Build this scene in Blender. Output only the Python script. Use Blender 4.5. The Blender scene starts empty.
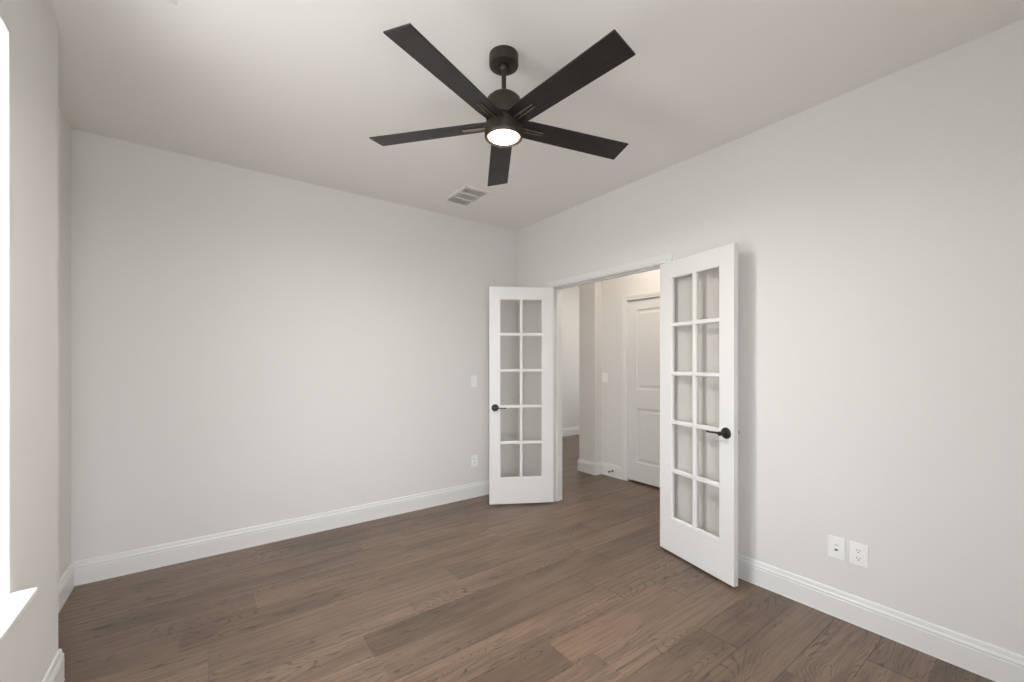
import bpy, bmesh, math, random
from mathutils import Vector, Matrix
random.seed(7)
PI = math.pi
R = math.radians
scn = bpy.context.scene
C = scn.collection

# ------------------------------------------------------------------ camera, world, exposure
cam_d = bpy.data.cameras.new('camera')
cam = bpy.data.objects.new('camera', cam_d)
C.objects.link(cam)
cam.location = (-2.6956, -3.5912, 1.3419)
cam.rotation_euler = (PI / 2, 0, -0.6327)
cam_d.sensor_width = 36
cam_d.lens = 419.863 / 1024 * 36
cam_d.shift_y = (362.066 - 341) / 1024
cam_d.clip_start = 0.02
scn.camera = cam

w = bpy.data.worlds.new('sky')
scn.world = w
w.use_nodes = True
wb = w.node_tree.nodes['Background']
# overcast white sky above, added glow below the horizon to lift the ceiling
wn, wl = w.node_tree.nodes.new, w.node_tree.links.new
w_tc = wn('ShaderNodeTexCoord'); w_sep = wn('ShaderNodeSeparateXYZ'); w_map = wn('ShaderNodeMapRange'); w_mix = wn('ShaderNodeMix')
w_mix.data_type = 'RGBA'
wl(w_tc.outputs['Generated'], w_sep.inputs[0]); wl(w_sep.outputs[2], w_map.inputs[0])
w_map.inputs[1].default_value = -0.03; w_map.inputs[2].default_value = 0.03
wl(w_map.outputs[0], w_mix.inputs[0])
w_mix.inputs[6].default_value = (0.80, 0.82, 0.84, 1)
w_mix.inputs[7].default_value = (1.13, 1.20, 1.30, 1)
wl(w_mix.outputs[2], wb.inputs['Color'])
wb.inputs['Strength'].default_value = 8.6

scn.view_settings.view_transform = 'Standard'
scn.view_settings.look = 'None'
scn.view_settings.gamma = 1
scn.view_settings.use_curve_mapping = False
scn.view_settings.exposure = 0.22
scn.cycles.use_denoising = True
scn.cycles.max_bounces = 14
scn.cycles.diffuse_bounces = 10
scn.cycles.sample_clamp_indirect = 6

# room measures (metres): corner of back and right wall at the origin
H = 2.743                 # ceiling height
XL = -3.186               # window wall face
XR = -3.338               # recessed part of the left wall
YR = -1.06                # where the recess starts
YF = -4.04                # front wall, behind the camera
T = 0.115                 # partition thickness
TO = 0.17                 # outer wall thickness
DY0, DY1, DH = -0.580, -1.790, 2.055      # french door opening
WY0, WY1, WZ0, WZ1 = -1.601, -2.50, 0.615, 2.379   # left window
GX0, GX1, GZ0 = -3.12, -2.10, 0.30   # front window, unseen, added and sized to light the back wall

def area(name, loc, rot, sx, sy, power, col, portal=False):
    d = bpy.data.lights.new(name, 'AREA')
    d.shape = 'RECTANGLE'; d.size = sx; d.size_y = sy; d.energy = power; d.color = col
    if portal: d.cycles.is_portal = True
    o = bpy.data.objects.new(name, d); C.objects.link(o)
    o.location = loc; o.rotation_euler = rot
    return o
# portals guide the sky light through the window openings
area('sky_portal', (XL - TO - .01, (WY0 + WY1) / 2, (WZ0 + WZ1) / 2), (0, -PI / 2, 0), WZ1 - WZ0, WY0 - WY1, 1, (1, 1, 1), True)
area('sky_portal', ((GX0 + GX1) / 2, YF - TO - .01, (GZ0 + WZ1) / 2), (PI / 2, 0, 0), GX1 - GX0, WZ1 - GZ0, 1, (1, 1, 1), True)
area('sky_portal', (4.51, 1.0, 1.5), (0, PI / 2, 0), 1.3, 1.0, 1, (1, 1, 1), True)

# ------------------------------------------------------------------ materials
def mat(name, col, rough=0.5, metal=0.0, spec=0.5, bump=0, bscale=200, emit=None, estr=0):
    m = bpy.data.materials.new(name); m.use_nodes = True
    nt = m.node_tree; b = nt.nodes['Principled BSDF']
    b.inputs['Base Color'].default_value = (*col, 1)
    b.inputs['Roughness'].default_value = rough
    b.inputs['Metallic'].default_value = metal
    b.inputs['Specular IOR Level'].default_value = spec
    if emit:
        b.inputs['Emission Color'].default_value = (*emit, 1)
        b.inputs['Emission Strength'].default_value = estr
    if bump:
        tc = nt.nodes.new('ShaderNodeTexCoord'); n = nt.nodes.new('ShaderNodeTexNoise'); bp = nt.nodes.new('ShaderNodeBump')
        n.inputs['Scale'].default_value = bscale; n.inputs['Detail'].default_value = 3
        bp.inputs['Strength'].default_value = bump; bp.inputs['Distance'].default_value = 0.002
        nt.links.new(tc.outputs['Object'], n.inputs['Vector'])
        nt.links.new(n.outputs['Fac'], bp.inputs['Height'])
        nt.links.new(bp.outputs['Normal'], b.inputs['Normal'])
    return m

M = {}
M['wall'] = mat('greige wall paint', (0.715, 0.705, 0.691), 0.75, bump=0.12, bscale=140, spec=0.3)
M['ceil'] = mat('ceiling paint', (0.803, 0.785, 0.752), 0.9, bump=0.15, bscale=110, spec=0.2)
M['trim'] = mat('white trim enamel', (0.745, 0.745, 0.738), 0.32, bump=0.02, bscale=60)
M['plate'] = mat('white plate plastic', (0.86, 0.86, 0.85), 0.35)
M['slot'] = mat('dark slot', (0.03, 0.03, 0.03), 0.6)
M['bronze'] = mat('dark bronze metal', (0.040, 0.037, 0.035), 0.33, metal=0.6, bump=0.03)
M['fanmetal'] = mat('fan bronze metal', (0.046, 0.038, 0.029), 0.42, metal=0.55, bump=0.03)
M['prong'] = mat('fan bracket metal', (0.26, 0.22, 0.18), 0.30, metal=0.9)
M['vent'] = mat('white vent enamel', (0.74, 0.73, 0.70), 0.4)
M['duct'] = mat('duct shade grey', (0.55, 0.53, 0.50), 0.8)
M['port'] = mat('grey port', (0.18, 0.17, 0.16), 0.6)
def lamp_mat(name, core, rim, r0, r1):
    m = mat(name, (0.9, 0.88, 0.84), 0.5, emit=(1, 1, 1), estr=1)
    nt = m.node_tree; b = nt.nodes['Principled BSDF']; N = nt.nodes.new; L = nt.links.new
    tc = N('ShaderNodeTexCoord'); mp = N('ShaderNodeMapping'); mp.inputs['Scale'].default_value = (1, 1, 0)
    ln = N('ShaderNodeVectorMath'); ln.operation = 'LENGTH'; mr = N('ShaderNodeMapRange'); mx = N('ShaderNodeMix'); mx.data_type = 'RGBA'
    L(tc.outputs['Object'], mp.inputs['Vector']); L(mp.outputs[0], ln.inputs[0]); L(ln.outputs['Value'], mr.inputs[0])
    mr.inputs[1].default_value = r0; mr.inputs[2].default_value = r1
    pw = N('ShaderNodeMath'); pw.operation = 'POWER'; pw.inputs[1].default_value = 2.5
    mr.inputs[3].default_value = 1; mr.inputs[4].default_value = 0
    L(mr.outputs[0], pw.inputs[0]); L(pw.outputs[0], mx.inputs[0]); mx.inputs[6].default_value = (*rim, 1); mx.inputs[7].default_value = (*core, 1)
    L(mx.outputs[2], b.inputs['Emission Color'])
    return m
M['lamp'] = lamp_mat('lit warm diffuser', (3300, 3100, 2840), (2.0, 1.15, .62), .0, .0715)
M['halllamp'] = mat('hall lamp diffuser', (0.9, 0.88, 0.84), 0.5, emit=(1.0, 0.88, 0.74), estr=33)
M['vinyl'] = mat('white window vinyl', (0.82, 0.83, 0.83), 0.35)

def blade_mat():
    m = mat('dark walnut fan blade', (0.03, 0.022, 0.02), 0.45)
    nt = m.node_tree; b = nt.nodes['Principled BSDF']
    tc = nt.nodes.new('ShaderNodeTexCoord'); mp = nt.nodes.new('ShaderNodeMapping')
    mp.inputs['Scale'].default_value = (6, 90, 20)
    n = nt.nodes.new('ShaderNodeTexNoise'); n.inputs['Scale'].default_value = 1.6; n.inputs['Detail'].default_value = 5
    cr = nt.nodes.new('ShaderNodeValToRGB')
    cr.color_ramp.elements[0].position = 0.35; cr.color_ramp.elements[0].color = (0.007, 0.005, 0.0055, 1)
    cr.color_ramp.elements[1].position = 0.7; cr.color_ramp.elements[1].color = (0.022, 0.016, 0.015, 1)
    L = nt.links.new
    L(tc.outputs['Object'], mp.inputs['Vector']); L(mp.outputs['Vector'], n.inputs['Vector'])
    L(n.outputs['Fac'], cr.inputs['Fac']); L(cr.outputs['Color'], b.inputs['Base Color'])
    return m
M['blade'] = blade_mat()

def glass_mat():
    m = bpy.data.materials.new('clear glass'); m.use_nodes = True
    nt = m.node_tree; nt.nodes.clear()
    o = nt.nodes.new('ShaderNodeOutputMaterial'); mx = nt.nodes.new('ShaderNodeMixShader')
    t = nt.nodes.new('ShaderNodeBsdfTransparent'); g = nt.nodes.new('ShaderNodeBsdfGlossy')
    t.inputs['Color'].default_value = (0.945, 0.94, 0.93, 1)
    g.inputs['Roughness'].default_value = 0.02
    L = nt.links.new
    # Schlick reflectance from the angle of view, the same on both faces of the pane
    geo = nt.nodes.new('ShaderNodeNewGeometry'); dt = nt.nodes.new('ShaderNodeVectorMath'); dt.operation = 'DOT_PRODUCT'
    L(geo.outputs['Normal'], dt.inputs[0]); L(geo.outputs['Incoming'], dt.inputs[1])
    last = dt.outputs['Value']
    for op, val in (('ABSOLUTE', None), ('SUBTRACT', 1.0), ('POWER', 5.0), ('MULTIPLY', 0.96), ('ADD', 0.04)):
        n = nt.nodes.new('ShaderNodeMath'); n.operation = op
        if op == 'SUBTRACT': n.inputs[0].default_value = 1.0; L(last, n.inputs[1])
        else:
            L(last, n.inputs[0])
            if val is not None: n.inputs[1].default_value = val
        last = n.outputs[0]
    L(last, mx.inputs[0]); L(t.outputs[0], mx.inputs[1]); L(g.outputs[0], mx.inputs[2]); L(mx.outputs[0], o.inputs['Surface'])
    return m
M['glass'] = glass_mat()

def floor_mat():
    m = bpy.data.materials.new('grey brown oak planks'); m.use_nodes = True
    nt = m.node_tree; b = nt.nodes['Principled BSDF']; N = nt.nodes.new; L = nt.links.new
    def node(t, **k):
        n = N(t)
        for a, v in k.items(): setattr(n, a, v)
        return n
    def math_(op, a=None, bb=None, clamp=False):
        n = node('ShaderNodeMath', operation=op); n.use_clamp = clamp
        for i, v in enumerate((a, bb)):
            if v is None: continue
            if isinstance(v, (int, float)): n.inputs[i].default_value = v
            else: L(v, n.inputs[i])
        return n.outputs[0]
    def mixc(f, a, c, bt='MIX'):
        n = node('ShaderNodeMix', data_type='RGBA', blend_type=bt)
        for i, v in ((0, f), (6, a), (7, c)):
            if isinstance(v, (int, float)): n.inputs[i].default_value = v
            elif isinstance(v, tuple): n.inputs[i].default_value = (*v, 1)
            else: L(v, n.inputs[i])
        return n.outputs[2]
    def noise(vec, sc, det, rough=.5, dist=0):
        n = node('ShaderNodeTexNoise'); L(vec, n.inputs['Vector'])
        n.inputs['Scale'].default_value = sc; n.inputs['Detail'].default_value = det
        n.inputs['Roughness'].default_value = rough; n.inputs['Distortion'].default_value = dist
        return n.outputs['Fac']
    def ramp(f, a, bb):
        n = node('ShaderNodeMapRange', interpolation_type='SMOOTHSTEP'); L(f, n.inputs[0])
        n.inputs[1].default_value = a; n.inputs[2].default_value = bb
        return n.outputs[0]
    tc = node('ShaderNodeTexCoord')
    at = node('ShaderNodeAttribute', attribute_name='plank')      # r: tone, g: hue, b: random shift
    sep = node('ShaderNodeSeparateColor'); L(at.outputs['Color'], sep.inputs[0])
    tone, hue, shift = sep.outputs
    comb = node('ShaderNodeCombineXYZ')
    L(math_('MULTIPLY', shift, 37.0), comb.inputs[0]); L(math_('MULTIPLY', shift, 91.0), comb.inputs[1]); L(math_('MULTIPLY', shift, 53.0), comb.inputs[2])
    add = node('ShaderNodeVectorMath', operation='ADD'); L(tc.outputs['Object'], add.inputs[0]); L(comb.outputs[0], add.inputs[1])
    def mapped(sx, sy):
        mp = node('ShaderNodeMapping'); mp.inputs['Scale'].default_value = (sx, sy, 1); L(add.outputs[0], mp.inputs['Vector']); return mp.outputs[0]
    # cathedral grain: contour lines of a long soft noise
    big = noise(mapped(1.3, 6.5), 1.0, 1.5, .45, .5)
    ring = math_('ABSOLUTE', math_('SINE', math_('MULTIPLY', big, 95.0)))
    line = math_('SUBTRACT', 1.0, ramp(ring, 0.0, 0.55))
    patch = ramp(noise(mapped(1.1, 4.0), 1.0, 2, .5), .43, .58)
    pore = noise(mapped(9.0, 170.0), 1.0, 5, .65)
    fine = noise(mapped(2.2, 60.0), 1.0, 5, .6)
    cloud = noise(mapped(1.4, 5.0), 1.3, 4, .55)
    base = mixc(tone, (0.112, 0.072, 0.048), (0.194, 0.132, 0.092))
    base = mixc(math_('MULTIPLY', hue, .55), base, (0.245, 0.150, 0.092))
    base = mixc(math_('MULTIPLY', ramp(cloud, .38, .68), .40), base, (0.250, 0.182, 0.130))
    base = mixc(math_('MULTIPLY', ramp(cloud, .50, .30), .35), base, (0.075, 0.056, 0.044))
    base = mixc(math_('MULTIPLY', ramp(fine, .42, .64), .50), base, (0.080, 0.057, 0.042))
    dark = math_('MULTIPLY', math_('MULTIPLY', line, patch), ramp(pore, .34, .58))
    dash = math_('MULTIPLY', ramp(pore, .53, .68), ramp(noise(mapped(1.7, 7.0), 1.0, 2, .5), .42, .60))
    base = mixc(math_('MULTIPLY', dash, .72), base, (0.055, 0.038, 0.028))
    base = mixc(math_('MULTIPLY', dark, .88), base, (0.030, 0.020, 0.014))
    # knots
    vor = node('ShaderNodeTexVoronoi', feature='F1'); L(mapped(0.9, 3.4), vor.inputs['Vector']); vor.inputs['Scale'].default_value = 1.0
    knot = math_('SUBTRACT', 1.0, ramp(vor.outputs['Distance'], 0.02, .11))
    base = mixc(math_('MULTIPLY', knot, .6), base, (0.040, 0.027, 0.019))
    L(base, b.inputs['Base Color'])
    b.inputs['Specular IOR Level'].default_value = 0.5
    rr = node('ShaderNodeMapRange'); L(fine, rr.inputs[0]); rr.inputs[3].default_value = .28; rr.inputs[4].default_value = .44
    L(rr.outputs[0], b.inputs['Roughness'])
    bp = node('ShaderNodeBump'); bp.inputs['Strength'].default_value = .22; bp.inputs['Distance'].default_value = .0015
    h = math_('SUBTRACT', math_('ADD', fine, math_('MULTIPLY', pore, .4)), math_('MULTIPLY', dark, .7))
    L(h, bp.inputs['Height']); L(bp.outputs['Normal'], b.inputs['Normal'])
    return m
M['floor'] = floor_mat()
M['subfloor'] = mat('dark subfloor', (0.03, 0.022, 0.016), 0.9)

# ------------------------------------------------------------------ mesh helpers
def box(bm, lo, hi, bevel=0.0, mi=0, mtx=None):
    lo = Vector(lo); hi = Vector(hi)
    b2 = bmesh.new()
    bmesh.ops.create_cube(b2, size=1)
    for v in b2.verts:
        v.co = Vector([(lo[i] + hi[i]) / 2 + v.co[i] * (hi[i] - lo[i]) for i in range(3)])
    if bevel:
        bmesh.ops.bevel(b2, geom=list(b2.edges), offset=bevel, segments=2, affect='EDGES', profile=.6)
    merge(bm, b2, mtx, mi)

def merge(bm, b2, mtx=None, mi=0):
    for f in b2.faces: f.material_index = mi
    if mtx is not None: bmesh.ops.transform(b2, matrix=mtx, verts=b2.verts)
    me = bpy.data.meshes.new('tmp'); b2.to_mesh(me); b2.free(); bm.from_mesh(me); bpy.data.meshes.remove(me)

def lathe(bm, prof, seg=48, mtx=None, mi=0):
    """prof: list of (radius, z); revolved about local z."""
    b2 = bmesh.new(); rings = []
    for r, z in prof:
        if r < 1e-6: rings.append([b2.verts.new((0, 0, z))])
        else: rings.append([b2.verts.new((r * math.cos(2 * PI * k / seg), r * math.sin(2 * PI * k / seg), z)) for k in range(seg)])
    for a, b in zip(rings, rings[1:]):
        if len(a) == 1 and len(b) == 1: continue
        for k in range(seg):
            k2 = (k + 1) % seg
            if len(a) == 1: b2.faces.new((a[0], b[k], b[k2]))
            elif len(b) == 1: b2.faces.new((a[k], a[k2], b[0]))
            else: b2.faces.new((a[k], a[k2], b[k2], b[k]))
    bmesh.ops.recalc_face_normals(b2, faces=b2.faces)
    merge(bm, b2, mtx, mi)

def tube(bm, pts, radii, seg=14, flat=1.0, mi=0):
    """round-section bar through pts; flat squashes its section along z."""
    b2 = bmesh.new(); rings = []
    pts = [Vector(p) for p in pts]
    for i, p in enumerate(pts):
        d = (pts[min(i + 1, len(pts) - 1)] - pts[max(i - 1, 0)]).normalized()
        up = Vector((0, 0, 1)) if abs(d.z) < .9 else Vector((1, 0, 0))
        s = d.cross(up).normalized(); u = s.cross(d).normalized()
        r = radii[i] if isinstance(radii, (list, tuple)) else radii
        rings.append([b2.verts.new(p + s * r * math.cos(2 * PI * k / seg) + u * r * flat * math.sin(2 * PI * k / seg)) for k in range(seg)])
    for a, b in zip(rings, rings[1:]):
        for k in range(seg): b2.faces.new((a[k], a[(k + 1) % seg], b[(k + 1) % seg], b[k]))
    b2.faces.new(rings[0][::-1]); b2.faces.new(rings[-1])
    bmesh.ops.recalc_face_normals(b2, faces=b2.faces)
    merge(bm, b2, None, mi)

def sweep(bm, path, prof, f3, mi=0):
    """sweeps prof [(offset, height)] along a 2D polyline with mitred corners; offset goes to the left of the path; f3(x, y, h) -> 3D."""
    b2 = bmesh.new(); P = [Vector(p) for p in path]; secs = []
    for i, p in enumerate(P):
        ns = []
        if i > 0: d = (P[i] - P[i - 1]).normalized(); ns.append(Vector((-d.y, d.x)))
        if i < len(P) - 1: d = (P[i + 1] - P[i]).normalized(); ns.append(Vector((-d.y, d.x)))
        n = ns[0] if len(ns) == 1 else (ns[0] + ns[1]) / (1 + ns[0].dot(ns[1]))
        secs.append([b2.verts.new(f3(*(p + n * o), h)) for o, h in prof])
    m = len(prof)
    for a, b in zip(secs, secs[1:]):
        for k in range(m): b2.faces.new((a[k], a[(k + 1) % m], b[(k + 1) % m], b[k]))
    b2.faces.new(secs[0]); b2.faces.new(secs[-1][::-1])
    bmesh.ops.recalc_face_normals(b2, faces=b2.faces)
    merge(bm, b2, None, mi)

def obj(name, bm, mats, parent=None, smooth=False, loc=None, rot=None):
    me = bpy.data.meshes.new(name); bm.to_mesh(me); bm.free()
    o = bpy.data.objects.new(name, me); C.objects.link(o)
    for k in (mats if isinstance(mats, (list, tuple)) else [mats]): me.materials.append(M[k] if isinstance(k, str) else k)
    if smooth:
        for p in me.polygons: p.use_smooth = True
        bpy.context.view_layer.objects.active = o
        md = o.modifiers.new('smooth', 'EDGE_SPLIT'); md.split_angle = R(38)
    if parent: o.parent = parent
    if loc is not None: o.location = loc
    if rot is not None: o.rotation_euler = rot
    return o

def tag(o, label=None, cat=None, group=None, kind=None):
    if label: o['label'] = label
    if cat: o['category'] = cat
    if group: o['group'] = group
    if kind: o['kind'] = kind
    return o

def empty(name, loc, rotz=0):
    o = bpy.data.objects.new(name, None); C.objects.link(o)
    o.location = loc; o.rotation_euler = (0, 0, rotz); o.empty_display_size = .1
    return o

def NB(): return bmesh.new()

# ------------------------------------------------------------------ floor: one board per plank, rows parallel to the back wall
PITCH = 0.1893
Y0 = -0.17
joints = {0: -2.21, 1: -2.676, 3: -2.46, 4: -2.79, 5: -1.43, 6: -2.68, 7: -2.07, 9: -0.773, 11: -1.25, 15: -0.283}
tones = {}
bm = NB()
col = bm.loops.layers.float_color.new('plank')
XA, XB = -3.36, 4.4
def plank(x0, x1, y0, y1, c):
    g, ch, zt, zb = .0005, .0012, 0.0, -.010
    xs = (x0 + g, x1 - g); ys = (y0 + g, y1 - g)
    def ring(i, z): return [bm.verts.new((xs[0] + i, ys[0] + i, z)), bm.verts.new((xs[1] - i, ys[0] + i, z)), bm.verts.new((xs[1] - i, ys[1] - i, z)), bm.verts.new((xs[0] + i, ys[1] - i, z))]
    a, b, d = ring(0, zb), ring(0, zt - ch * .6), ring(ch, zt)
    fs = [bm.faces.new(d)]
    for p, q in ((a, b), (b, d)):
        for k in range(4): fs.append(bm.faces.new((p[k], p[(k + 1) % 4], q[(k + 1) % 4], q[k])))
    for f in fs:
        for l in f.loops: l[col] = (*c, 1)
LENS = (0.9, 1.25, 1.6, 1.95)
for k in range(-13, 21):
    y1 = Y0 - PITCH * k; y0 = y1 - PITCH
    j = joints.get(k, XA + random.uniform(.2, 1.9))
    xs = [j]
    while xs[0] > XA: xs.insert(0, xs[0] - random.choice(LENS))
    while xs[-1] < XB: xs.append(xs[-1] + random.choice(LENS))
    for x0, x1 in zip(xs, xs[1:]):
        a, b = max(x0, XA), min(x1, XB)
        tone = random.betavariate(1.7, 1.7); hue = max(0, random.gauss(.15, .25))
        m_ = ((x0 + x1) / 2)
        if k == 7: tone, hue = (.12, .0) if x0 >= joints[7] - .01 else (.75, .5)
        if k == 6: tone, hue = (.85, .1)
        if k == 5: tone, hue = (.45, .0) if x0 >= joints[5] - .01 else (.75, .15)
        if k == 0 and x0 >= joints[0] - .01: tone, hue = .25, 0
        if k == 1 and x0 >= joints[1] - .01: tone, hue = .7, .35
        if k == 3 and x0 >= joints[3] - .01: tone, hue = .8, .6
        if k == 11: tone, hue = (.85, .45) if x0 >= joints[11] - .01 else (.5, .3)
        if k in (12, 13): tone, hue = (.22 + .1 * (k - 12), .0)
        if b - a > .01: plank(a, b, y0, y1, (tone, min(hue, 1), random.random()))
tag(obj('floor', bm, 'floor'), 'grey-brown oak plank floor running parallel to the back wall', kind='structure')
bm = NB(); box(bm, (XA - .2, YF - .2, -.08), (XB + .2, 2.3, -.0095))
tag(obj('floor', bm, 'subfloor'), 'dark underlay beneath the oak planks', kind='structure')

# ------------------------------------------------------------------ walls and ceiling
def wall_with_holes(name, label, axis, f0, f1, a0, a1, holes, z1=H, m='wall'):
    """axis 'x': wall with faces at x=f0,f1 running a0..a1 in y (or 'y' the other way); holes (b0, b1, z0, z1)."""
    bm = NB()
    def put(p0, p1, q0, q1):
        if p1 - p0 < 1e-4 or q1 - q0 < 1e-4: return
        if axis == 'x': box(bm, (f0, p0, q0), (f1, p1, q1))
        else: box(bm, (p0, f0, q0), (p1, f1, q1))
    cur = a0
    for b0, b1, z0, zz in sorted(holes):
        put(cur, b0, -.01, z1); put(b0, b1, -.01, z0); put(b0, b1, zz, z1); cur = b1
    put(cur, a1, -.01, z1)
    return tag(obj(name, bm, m), label, kind='structure')

JT = .019
wall_with_holes('wall_back', 'back wall in plain greige paint, opposite the camera', 'y', 0, T, XR - TO, 0, [])
wall_with_holes('wall_right', 'right wall in greige paint with the french door opening', 'x', 0, T, YF - TO, T, [(DY1 - JT, DY0 + JT, -.01, DH + JT)])
wall_with_holes('wall_left', 'window wall in greige paint at the left edge', 'x', XL - TO - .0, XL, YF - TO, YR, [(WY1, WY0, WZ0, WZ1)])
wall_with_holes('wall_left', 'recessed stretch of left wall beside the back wall', 'x', XR - TO, XR, YR - .12, 0, [])
wall_with_holes('wall_front', 'front wall behind the camera with an added window', 'y', YF - TO, YF, XL, 0, [(GX0, GX1, GZ0, WZ1)])
bm = NB(); box(bm, (XR - TO, YF - TO, H), (4.6, 2.3, H + .1))
tag(obj('ceiling', bm, 'ceil'), 'plain off-white painted ceiling', kind='structure')

# hall beyond the french doors
HX, PX, PY0, PY1 = 1.165, 1.052, -0.150, 0.110
HD0, HD1 = -0.535, -1.300
wall_with_holes('wall_hall', 'greige hall wall holding the white panelled door', 'x', HX, HX + T, -2.6, PY0, [(HD1 - JT, HD0 + JT, -.01, 2.05)])
bm = NB(); box(bm, (PX, PY0, -.01), (HX + T, PY1, H))
tag(obj('wall_pier', bm, 'wall'), 'short greige pier projecting at the end of the hall wall', kind='structure')
wall_with_holes('wall_far', 'greige wall at the far end of the space past the hall', 'y', 1.97, 2.09, 0, 4.5, [])
wall_with_holes('wall_far', 'greige hall side wall hidden past the back corner', 'x', 0, T, T, 2.09, [])
wall_with_holes('wall_far', 'greige wall closing the near end of the hall', 'y', -2.72, -2.6, T, HX + T, [])
wall_with_holes('wall_far', 'greige wall behind the pier', 'y', PY1 - .12, PY1, HX + T, 4.5, [])
wall_with_holes('wall_far', 'greige outer wall of the far space with an added window', 'x', 4.4, 4.5, PY1, 2.09, [(.5, 1.5, .9, 2.2)])
wall_with_holes('wall_closet', 'greige closet side wall behind the panelled door', 'y', -1.7, -1.6, HX + T, 2.0, [])
wall_with_holes('wall_closet', 'greige closet side wall next to the pier', 'y', -.45, -.35, HX + T, 2.0, [])
# closet behind hall door
wall_with_holes('wall_closet', 'greige closet back wall behind the panelled door', 'x', 1.9, 2.0, -1.6, -.1, [])

# ------------------------------------------------------------------ baseboards
BB = [(0, 0), (.0165, 0), (.0165, .0045), (.0150, .0060), (.0150, .098), (.0128, .101), (.0128, .104), (.0150, .1065), (.0150, .1110), (.0135, .1160), (.0105, .1210), (.0095, .1300), (.0085, .1370), (.0060, .1420), (.0, .1430)]
def baseboard(name, path, label):
    bm = NB(); sweep(bm, path, BB, lambda x, y, h: (x, y, h))
    return tag(obj(name, bm, 'trim'), label, kind='structure')
CW, CR = .062, .004       # casing width, reveal
baseboard('baseboard_back', [(0, 0), (XR, 0)], 'white moulded baseboard along the back wall')
baseboard('baseboard_left', [(XR, 0), (XR, YR)], 'white baseboard in the left wall recess')
baseboard('baseboard_left', [(XR, YR), (XL, YR), (XL, YF)], 'white baseboard under the window wrapping the wall corner')
baseboard('baseboard_front', [(XL, YF), (0, YF)], 'white baseboard on the wall behind the camera')
baseboard('baseboard_right', [(0, YF), (0, DY1 - CR - CW)], 'white moulded baseboard along the right wall')
baseboard('baseboard_right', [(0, DY0 + CR + CW), (0, 0)], 'short white baseboard between door casing and corner')
baseboard('baseboard_hall', [(HX, HD0 + CR + CW), (HX, PY0), (PX, PY0), (PX, PY1), (4.4, PY1)], 'white baseboard along hall wall and around the pier')
baseboard('baseboard_far', [(4.4, 1.97), (T, 1.97)], 'white baseboard on the far wall seen through the opening')

# ------------------------------------------------------------------ french door opening: jamb liner and casings
CAS = [(0, 0), (0, .0095), (.0025, .0120), (.0150, .0125), (.0175, .0105), (.0200, .0125), (.0240, .0150), (.0500, .0180), (.0590, .0180), (CW, .0150), (CW, 0)]
def casing(name, y0, y1, top, xw, sgn, label, zb=0):
    """three-sided casing around an opening y0 (near, smaller y) .. y1; sgn: -1 stands out towards -x."""
    bm = NB()
    sweep(bm, [(y0 - CR, zb), (y0 - CR, top + CR), (y1 + CR, top + CR), (y1 + CR, zb)], CAS, lambda a, b, h: (xw + sgn * h, a, b))
    return tag(obj(name, bm, 'trim'), label, kind='structure')
casing('trim_1', DY1, DY0, DH, 0, -1, 'white door casing around the french door opening, room side')
casing('trim_2', DY1, DY0, DH, T, 1, 'white door casing around the french door opening, hall side')
casing('trim_3', HD1, HD0, 2.03, HX, -1, 'white casing around the panelled hall door')
def liner(name, x0, x1, y0, y1, top, stop, label):
    bm = NB()
    box(bm, (x0, y0 - JT, 0), (x1, y0, top), .001); box(bm, (x0, y1, 0), (x1, y1 + JT, top), .001); box(bm, (x0, y0 - JT, top), (x1, y1 + JT, top + JT - .001), .001)
    s0, s1 = stop
    box(bm, (s0, y0, 0), (s1, y0 + .011, top), .003); box(bm, (s0, y1 - .011, 0), (s1, y1, top), .003); box(bm, (s0, y0, top - .011), (s1, y1, top), .003)
    return tag(obj(name, bm, 'trim'), label, kind='structure')
liner('trim_4', 0, T, DY1, DY0, DH, (.042, .075), 'white jamb lining of the french door opening')
liner('trim_5', HX, HX + T, HD1, HD0, 2.03, (.046 + HX, .08 + HX), 'white jamb lining of the hall door')

# ------------------------------------------------------------------ french door leaves
LW, LT = .607, .035
LZ0, LZ1 = .017, 2.045
def handle(parent, X, z, sgn, face, lever_dir=-1, label=None):
    """rose plate with a lever; face = local y of the leaf face, sgn = outward direction."""
    mt = Matrix.Translation((X, face, z)) @ Matrix.Rotation(-sgn * PI / 2, 4, 'X')
    bm = NB()
    lathe(bm, [(0, .0), (.0340, 0), (.0340, .003), (.0320, .0070), (.0260, .0095), (.0150, .0110), (.0120, .0150), (.0105, .0300), (.0105, .0470), (0, .0470)], 40, mt)
    rs = obj('door_handle', bm, 'bronze', parent, True)
    if label: rs['label'] = label
    bm = NB(); y = face + sgn * .050
    mt = Matrix.Translation((X, face + sgn * .040, z)) @ Matrix.Rotation(-sgn * PI / 2, 4, 'X')
    lathe(bm, [(0, 0), (.0125, 0), (.0135, .004), (.0135, .017), (.0110, .0215), (0, .0225)], 28, mt)
    pts, rad = [], []
    for i in range(15):
        t = i / 14
        pts.append((X + lever_dir * (.006 + .095 * t), y + sgn * (.002 * math.sin(PI * t)) , z + .0012 * math.sin(2 * PI * t) ))
        rad.append(.0078 - .0030 * t + (.0015 if i in (12, 13) else 0))
    rad[-1] = .0030
    tube(bm, pts, rad, 16, .8)
    obj('lever', bm, 'bronze', rs, True)
def sticking(bm, x0, x1, z0, z1, yc):
    s = [(0, -.0168), (.0030, -.0160), (.0062, -.0125), (.0080, -.0050), (.0080, .0050), (.0062, .0125), (.0030, .0160), (0, .0168)]
    xm = (x0 + x1) / 2
    sweep(bm, [(xm, z0), (x1, z0), (x1, z1), (x0, z1), (x0, z0), (xm, z0)], s, lambda a, b, h: (a, yc + h, b))
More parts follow.
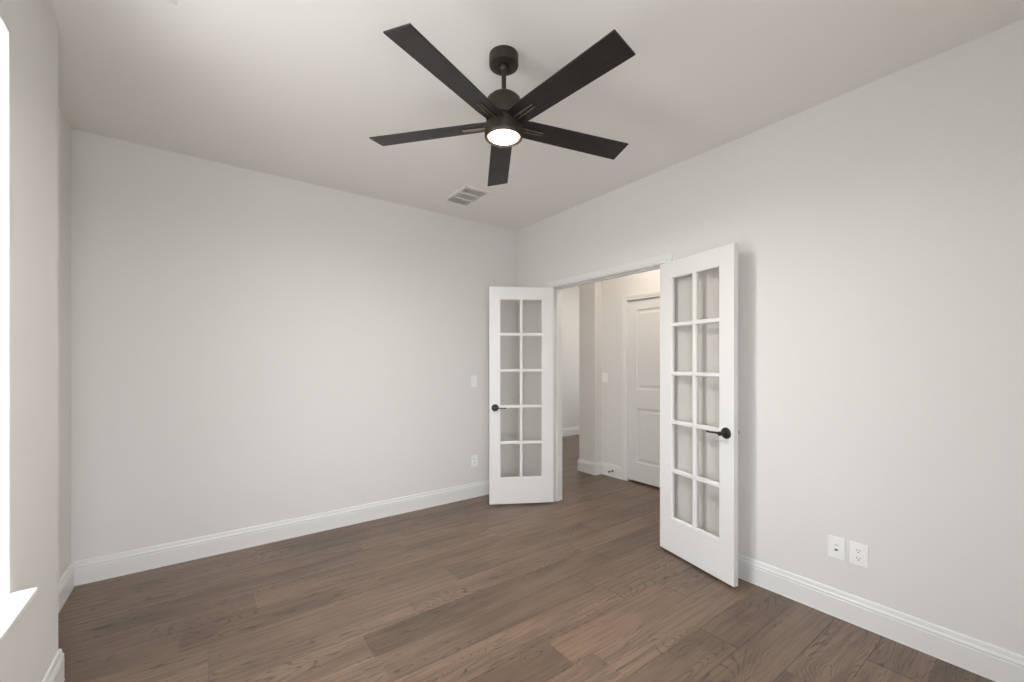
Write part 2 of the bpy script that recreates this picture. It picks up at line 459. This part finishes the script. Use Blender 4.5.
def french_leaf(name, pin, angle, s, label):
    root = empty(name, (*pin, 0), R(angle))
    tag(root, label, 'door', None, 'structure')
    ya, yb = sorted((s * .006, s * (.006 + LT))); yc = (ya + yb) / 2
    X0, X1 = .002, .002 + LW
    px0, px1 = X0 + .114, X1 - .108; pm = (px0 + px1) / 2
    gz0, gz1 = .262, 1.925
    ST = .008; MW = .0135
    ox0, ox1 = px0 - ST, px1 + ST
    oz0, oz1 = gz0 - ST, gz1 + ST
    bm = NB()
    box(bm, (X0, ya, LZ0), (ox0, yb, LZ1), .0012); box(bm, (ox1, ya, LZ0), (X1, yb, LZ1), .0012)
    box(bm, (ox0, ya, LZ0), (ox1, yb, oz0)); box(bm, (ox0, ya, oz1), (ox1, yb, LZ1))
    box(bm, (pm - MW / 2, ya + .0007, oz0), (pm + MW / 2, yb - .0007, oz1))
    hh = (oz1 - oz0 - 4 * MW) / 5
    rows = []
    for r in range(5):
        z0 = oz0 + r * (hh + MW); rows.append((z0, z0 + hh))
        if r < 4: box(bm, (ox0, ya + .0007, z0 + hh), (ox1, yb - .0007, z0 + hh + MW))
    for z0, z1 in rows:
        sticking(bm, ox0, pm - MW / 2, z0, z1, yc); sticking(bm, pm + MW / 2, ox1, z0, z1, yc)
    obj('door_leaf', bm, 'trim', root)
    bm = NB()
    for z0, z1 in rows:
        for a, b in ((ox0, pm - MW / 2), (pm + MW / 2, ox1)):
            box(bm, (a + .001, yc - .0015, z0 + .001), (b - .001, yc + .0015, z1 - .001))
    g = obj('glass_pane', bm, 'glass', root); g['label'] = 'ten clear glass panes'
    hx = X1 - .053
    handle(root, hx, .916, s, s * (.006 + LT), -1, 'dark bronze lever handle')
    handle(root, hx, .916, -s, s * .006, -1, 'dark bronze lever handle on the rear face')
    for hz in (.27, 1.03, 1.80):
        bm = NB(); lathe(bm, [(0, -.045), (.0045, -.045), (.0055, -.042), (.0055, .042), (.0045, .045), (0, .045)], 18, Matrix.Translation((0, 0, hz)))
        box(bm, (.0, s * .0045 - .0012, hz - .044), (.012, s * .0045 + .0012, hz + .044))
        obj('hinge', bm, 'bronze', root, True)
    return root
french_leaf('door_1', (-.006, DY0 - .002), 270 - 119.4, 1, 'white ten-pane french door leaf standing open beside the back wall')
french_leaf('door_2', (-.006, DY1 + .002), 90 + 167.0, -1, 'white ten-pane french door leaf folded back against the right wall')

# ------------------------------------------------------------------ hall door, two raised panels
def hall_door():
    root = tag(empty('door_3', (HX + .008, HD0 - .002, 0)), 'closed white two-panel door in the hall, seen through the opening', 'door', None, 'structure')
    W_ = HD0 - HD1 - .005; t = .035; st = .110
    bm = NB()
    z0, z1 = .022, 2.026
    pan = [(.225, .835), (1.040, 1.925)]
    box(bm, (0, -st, z0), (t, 0, z1), .001); box(bm, (0, -W_, z0), (t, -W_ + st, z1), .001)
    for a, b in ((z0, pan[0][0]), (pan[0][1], pan[1][0]), (pan[1][1], z1)): box(bm, (0, -W_ + st, a), (t, -st, b))
    obj('door_leaf', bm, 'trim', root)
    for a, b in pan:
        bm = NB()
        box(bm, (.010, -W_ + st - .002, a - .002), (t - .010, -st + .002, b + .002))
        c0, c1 = -W_ + st, -st
        s = [(0, 0), (.004, .0), (.012, .0085), (.030, .0095), (.050, .003), (.052, .010), (.052, .016), (0, .016)]
        cm = (c0 + c1) / 2
        sweep(bm, [(cm, a), (c1, a), (c1, b), (c0, b), (c0, a), (cm, a)], [(o, h) for o, h in s], lambda p, q, h: (h + .0005, p, q))
        box(bm, (.0035, c0 + .050, a + .050), (.02, c1 - .050, b - .050))
        obj('raised_panel', bm, 'trim', root)
    for hz in (.30, 1.10, 1.92):
        bm = NB(); lathe(bm, [(0, -.045), (.0055, -.045), (.0055, .045), (0, .045)], 16, Matrix.Translation((-.004, .001, hz)))
        obj('hinge', bm, 'vent', root, True)
    rs_root = root
    mt = Matrix.Translation((0, -W_ + .06, .913)) @ Matrix.Rotation(-PI / 2, 4, 'Y')
    bm = NB(); lathe(bm, [(0, 0), (.033, 0), (.031, .008), (.012, .012), (.011, .045), (0, .046)], 32, mt)
    rs = obj('door_handle', bm, 'bronze', root, True); rs['label'] = 'dark bronze lever handle'
    bm = NB(); tube(bm, [(-.045, -W_ + .06 + .008 * i, .913 + .003 * math.sin(i)) for i in range(14)], [.0085 - .0003 * i for i in range(14)], 14)
    obj('lever', bm, 'bronze', rs, True)
hall_door()

# ------------------------------------------------------------------ windows
def window(name, axis, a0, a1, z0, z1, face, out, label):
    """a0<a1 along the wall, face = room side plane, out = direction to outdoors (+1/-1)."""
    root = tag(empty(name, (0, 0, 0)), label, 'window', None, 'structure')
    def bx(bm, p0, p1, d0, d1, q0, q1, bev=0):
        lo, hi = sorted((face + out * d0, face + out * d1))
        if axis == 'x': box(bm, (lo, p0, q0), (hi, p1, q1), bev)
        else: box(bm, (p0, lo, q0), (p1, hi, q1), bev)
    bm = NB(); t = .006
    bx(bm, a0, a0 + t, .001, TO, z0, z1); bx(bm, a1 - t, a1, .001, TO, z0, z1); bx(bm, a0, a1, .001, TO, z1 - t, z1)
    obj('window_frame', bm, 'trim', root)
    n = 2; am = (a0 + a1) / 2; f = .045
    zm = (z0 + z1) / 2
    for k in range(n):
        p0, p1 = (a0 + t, am) if k == 0 else (am, a1 - t)
        bm = NB()
        for u0, u1, v0, v1 in ((p0, p0 + f, z0, z1 - t), (p1 - f, p1, z0, z1 - t), (p0, p1, z0, z0 + f), (p0, p1, z1 - t - f, z1 - t)):
            bx(bm, u0, u1, .085, .150, v0, v1, .002)
        bx(bm, p0 + f, p1 - f, .100, .135, zm - .02, zm + .02, .002)
        sf = obj('window_sash', bm, 'vinyl', root)
        bm = NB(); bx(bm, p0 + f, p1 - f, .114, .118, z0 + f, z1 - t - f)
        obj('glass_pane', bm, 'glass', sf)
    bm = NB()
    bx(bm, a0 - (0 if axis == 'y' else .015), a1 + .015, -.058, .086, z0 - .021, z0 + .0005, .005)
    obj('window_sill', bm, 'trim', root)
    return root
window('window_1', 'x', WY1, WY0, WZ0, WZ1, XL, -1, 'tall white window at the left edge with a white sill')
window('window_added_2', 'y', GX0, GX1, GZ0, WZ1, YF, -1, 'unseen white window added behind the camera to light the back wall')
window('window_added_3', 'x', .5, 1.5, .9, 2.2, 4.4, 1, 'unseen white window added to light the far space beyond the hall')  # unseen window, added and sized for daylight in the far space

# ------------------------------------------------------------------ ceiling fan
FX, FY = -1.590, -2.020
def fan():
    root = tag(empty('ceiling_fan', (FX, FY, H)), 'dark bronze five-blade ceiling fan with a lit round lamp', 'ceiling fan')
    z = lambda v: v - H - (.0065 if v < 2.6 else 0)
    bm = NB(); lathe(bm, [(0, z(H)), (.0665, z(H)), (.0670, z(H - .003)), (.0670, z(H - .040)), (.0655, z(H - .048)), (.0600, z(H - .052)), (.0300, z(H - .053)), (.0240, z(H - .050)), (.0200, z(H - .046)), (0, z(H - .046))], 64)
    cn = obj('canopy', bm, 'fanmetal', root, True)
    bm = NB(); lathe(bm, [(0, z(H - .044)), (.0190, z(H - .046)), (.0200, z(H - .054)), (.0150, z(H - .064)), (.0105, z(H - .068)), (0, z(H - .068))], 32)
    obj('hanger_ball', bm, 'fanmetal', cn, True)
    bm = NB(); lathe(bm, [(0, z(2.69)), (.0105, z(2.69)), (.0105, z(2.55)), (0, z(2.55))], 24)
    obj('downrod', bm, 'fanmetal', root, True)
    bm = NB(); lathe(bm, [(0, z(2.578)), (.018, z(2.578)), (.020, z(2.574)), (.0215, z(2.566)), (.045, z(2.563)), (.064, z(2.557)), (.0765, z(2.545)), (.0815, z(2.528)), (.0820, z(2.462)), (.0800, z(2.457)), (.0700, z(2.456)), (0, z(2.456))], 72)
    obj('motor_housing', bm, 'fanmetal', root, True)
    bm = NB(); lathe(bm, [(0, z(2.456)), (.070, z(2.456)), (.070, z(2.428)), (0, z(2.428))], 48)
    obj('blade_hub', bm, 'fanmetal', root, True)
    bm = NB(); lathe(bm, [(0, z(2.432)), (.083, z(2.432)), (.0865, z(2.429)), (.0875, z(2.424)), (.0875, z(2.380)), (.0860, z(2.374)), (.0830, z(2.371)), (.0785, z(2.3705)), (.0740, z(2.375)), (.0735, z(2.380)), (0, z(2.380))], 72)
    kit = obj('light_kit', bm, 'fanmetal', root, True)
    bm = NB(); lathe(bm, [(.0735, z(2.380)), (.0715, z(2.377)), (.0650, z(2.375)), (.0450, z(2.373)), (0, z(2.372))], 64)
    l = obj('lamp_lens', bm, 'lamp', kit, True); l['label'] = 'glowing warm white lamp lens'
    for k in range(5):
        a = R(130.3 + 72 * k)
        b_ = NB()
        r0, r1, w0, w1, th = .070, .650, .104, .124, .006
        n = 10; top, bot = [], []
        b2 = bmesh.new()
        outline = []
        for i in range(n + 1):
            t = i / n; outline.append((r0 + (r1 - r0) * t, -(w0 + (w1 - w0) * t) / 2))
        outline = [(r0 + .004, -w0 / 2 + .004)] + outline[1:] + [(r1 + .0, (w1) / 2)] + [(x, -y) for x, y in outline[::-1][1:-1]] + [(r0 + .004, w0 / 2 - .004)]
        vs = [b2.verts.new((x, y, -th / 2)) for x, y in outline]; vt = [b2.verts.new((x, y, th / 2)) for x, y in outline]
        b2.faces.new(vs[::-1]); b2.faces.new(vt); m = len(vs)
        for i in range(m): b2.faces.new((vs[i], vs[(i + 1) % m], vt[(i + 1) % m], vt[i]))
        bmesh.ops.recalc_face_normals(b2, faces=b2.faces); merge(b_, b2)
        bl = obj('fan_blade', b_, 'blade', root)
        bl.matrix_local = Matrix.Translation((0, 0, 2.4285 - H)) @ Matrix.Rotation(a, 4, 'Z') @ Matrix.Rotation(R(-11), 4, 'X')
        b_ = NB()
        for s in (-1, 1):
            tube(b_, [(.064, s * .0105, -.005), (.085, s * .0100, -.0085), (.140, s * .0088, -.0072), (.198, s * .0075, -.0060)], [.0036, .0036, .0032, .0026], 12, .8)
        lathe(b_, [(0, 0), (.0045, 0), (.0040, .003), (0, .0035)], 14, Matrix.Translation((.120, .0, -.0030)) @ Matrix.Rotation(PI, 4, 'X'))
        obj('blade_bracket', b_, 'prong', bl, True)['label'] = 'shiny two-pronged bracket'
fan()

# ------------------------------------------------------------------ ceiling vents
def vent(x0, x1, y0, y1, label):
    root = tag(empty('ceiling_vent', ((x0 + x1) / 2, (y0 + y1) / 2, H)), label, 'vent', 'white supply vents in the ceiling')
    hx, hy = (x1 - x0) / 2, (y1 - y0) / 2; f = .026
    bm = NB(); prof = [(0, 0), (0, -.002), (.004, -.006), (.020, -.0085), (f, -.0060), (f, 0)]
    sweep(bm, [(0, -hy), (hx, -hy), (hx, hy), (-hx, hy), (-hx, -hy), (0, -hy)], prof, lambda a, b, h: (a, b, h))
    for k in (1, 2):
        yy = -hy + f + (2 * hy - 2 * f) * k / 3
        box(bm, (-hx + f, yy - .009, -.0070), (hx - f, yy + .009, -.0005), .001)
    obj('frame', bm, 'vent', root)
    bm = NB(); box(bm, (-hx + .01, -hy + .01, -.0012), (hx - .01, hy - .01, -.0002))  # flat sheet, the shade of the duct is put into its grey
    obj('duct_shade_sheet', bm, 'duct', root)['label'] = 'flat sheet behind the louvres with duct shade in its grey'
    bm = NB(); n = 18
    for i in range(n):
        yy = -hy + f + (2 * hy - 2 * f) * (i + .5) / n
        b2 = NB(); box(b2, (-hx + f, -.0075, -.0005), (hx - f, .0075, .0005))
        merge(bm, b2, Matrix.Translation((0, yy, -.0045)) @ Matrix.Rotation(R(14), 4, 'X'))
    obj('louvre', bm, 'vent', root)
    return root
vent(-1.030, -.782, -.694, -.300, 'white ceiling vent between the fan and the back wall corner')
vent(-3.010, -2.781, -1.871, -1.487, 'white ceiling vent at the top edge, near the window wall')

# ------------------------------------------------------------------ wall plates
def plate(name, kind, loc, nrm, label, cat, group=None, w=.0755, h=.114):
    """built facing local -y; nrm is the rotation about z."""
    root = tag(empty(name, loc, nrm), label, cat, group)
    bm = NB(); box(bm, (-w / 2, -.0055, -h / 2), (w / 2, 0, h / 2), .0022)
    obj('plate', bm, 'plate', root)
    def screw(z, m='plate'):
        b = NB(); lathe(b, [(0, 0), (.0032, 0), (.0026, .0012), (0, .0014)], 14, Matrix.Translation((0, -.0055, z)) @ Matrix.Rotation(PI / 2, 4, 'X'))
        obj('screw', b, m, root, True)
    if kind == 'duplex':
        screw(0)
        for sz in (.0195, -.0195):
            b = NB(); lathe(b, [(0, 0), (.0172, 0), (.0165, .0022), (0, .0025)], 32, Matrix.Translation((0, -.0052, sz)) @ Matrix.Rotation(PI / 2, 4, 'X') @ Matrix.Scale(.80, 4, (0, 1, 0)))
            rc = obj('receptacle', b, 'plate', root, True)
            b = NB()
            for sx, hh in ((-.0062, .0042), (.0062, .0035)): box(b, (sx - .0012, -.0082, sz + .0035 - hh), (sx + .0012, -.0074, sz + .0035 + hh))
            lathe(b, [(0, 0), (.0027, 0), (.0027, .0008), (0, .0008)], 14, Matrix.Translation((0, -.0074, sz - .0075)) @ Matrix.Rotation(PI / 2, 4, 'X'))
            obj('slot', b, 'slot', rc)['label'] = 'dark contact slots'
    elif kind == 'jack':
        screw(.044); screw(-.044)
        b = NB(); box(b, (-.0145, -.0068, -.030), (.0145, -.005, .030), .0008); ins = obj('insert', b, 'plate', root)
        b = NB(); box(b, (-.0062, -.0076, -.0150), (.0070, -.0060, -.0060), .0004); obj('port', b, 'slot', ins)['label'] = 'dark data port'
        b = NB(); box(b, (-.0055, -.0074, .0135), (.0055, -.0066, .0165), .0003); obj('port', b, 'port', ins)['label'] = 'small grey upper port'
    elif kind == 'rocker':
        screw(.048); screw(-.048)
        b = NB(); box(b, (-.0165, -.0068, -.0335), (.0165, -.005, .0335), .0008); fr = obj('switch_frame', b, 'plate', root)
        b = NB(); box(b, (-.0145, -.0095, -.0005), (.0145, -.006, .0310), .0015); box(b, (-.0145, -.0080, -.0310), (.0145, -.006, .0005), .0012); obj('rocker', b, 'plate', fr)
    return root
plate('data_outlet', 'jack', (0, -2.816, .362), -PI / 2, 'white data jack plate low on the right wall, beside the power outlet', 'outlet')
plate('power_outlet', 'duplex', (0, -2.910, .360), -PI / 2, 'white duplex power outlet low on right wall, right of the data jack', 'outlet')
plate('light_switch', 'rocker', (-.537, 0, 1.150), 0, 'white rocker light switch on the back wall, left of the open leaf', 'light switch')
plate('power_outlet', 'duplex', (-.528, 0, .360), 0, 'white power outlet low on the back wall beneath the light switch', 'outlet')
plate('light_switch', 'rocker', (HX, -.205, 1.157), -PI / 2, 'white light switch on the hall wall beside the panelled door', 'light switch')

# ------------------------------------------------------------------ door stop on the hall baseboard
bm = NB()
lathe(bm, [(0, 0), (.0115, 0), (.0115, .003), (.0060, .006), (.0048, .010), (.0048, .060), (.0095, .062), (.0095, .074), (.0070, .077), (0, .077)], 24)
ds = obj('door_stop', bm, 'bronze', None, True, (HX - .0145, -.335, .072), (0, -PI / 2, 0))
tag(ds, 'small dark bronze door stop projecting from the hall baseboard', 'door stop')

# ------------------------------------------------------------------ ceiling lamps out in the hall, unseen, added as source of its warm light
def downlight(x, y, label):
    root = tag(empty('ceiling_light', (x, y, H)), label, 'ceiling light', 'unseen round lights added in the hall ceiling')
    bm = NB(); lathe(bm, [(0, 0), (.175, 0), (.176, -.004), (.175, -.030), (.168, -.034), (.160, -.032), (.160, -.02), (0, -.02)], 56)
    obj('base_ring', bm, 'bronze', root, True)
    bm = NB(); lathe(bm, [(0, -.021), (.1595, -.021), (.1595, -.034), (.145, -.055), (.11, -.072), (.05, -.081), (0, -.083)], 48)
    obj('lamp_lens', bm, 'halllamp', root, True)
downlight(.62, -1.0, 'unseen round warm ceiling light over the hall door')
downlight(2.4, 1.0, 'unseen round warm ceiling light added beyond the pier')
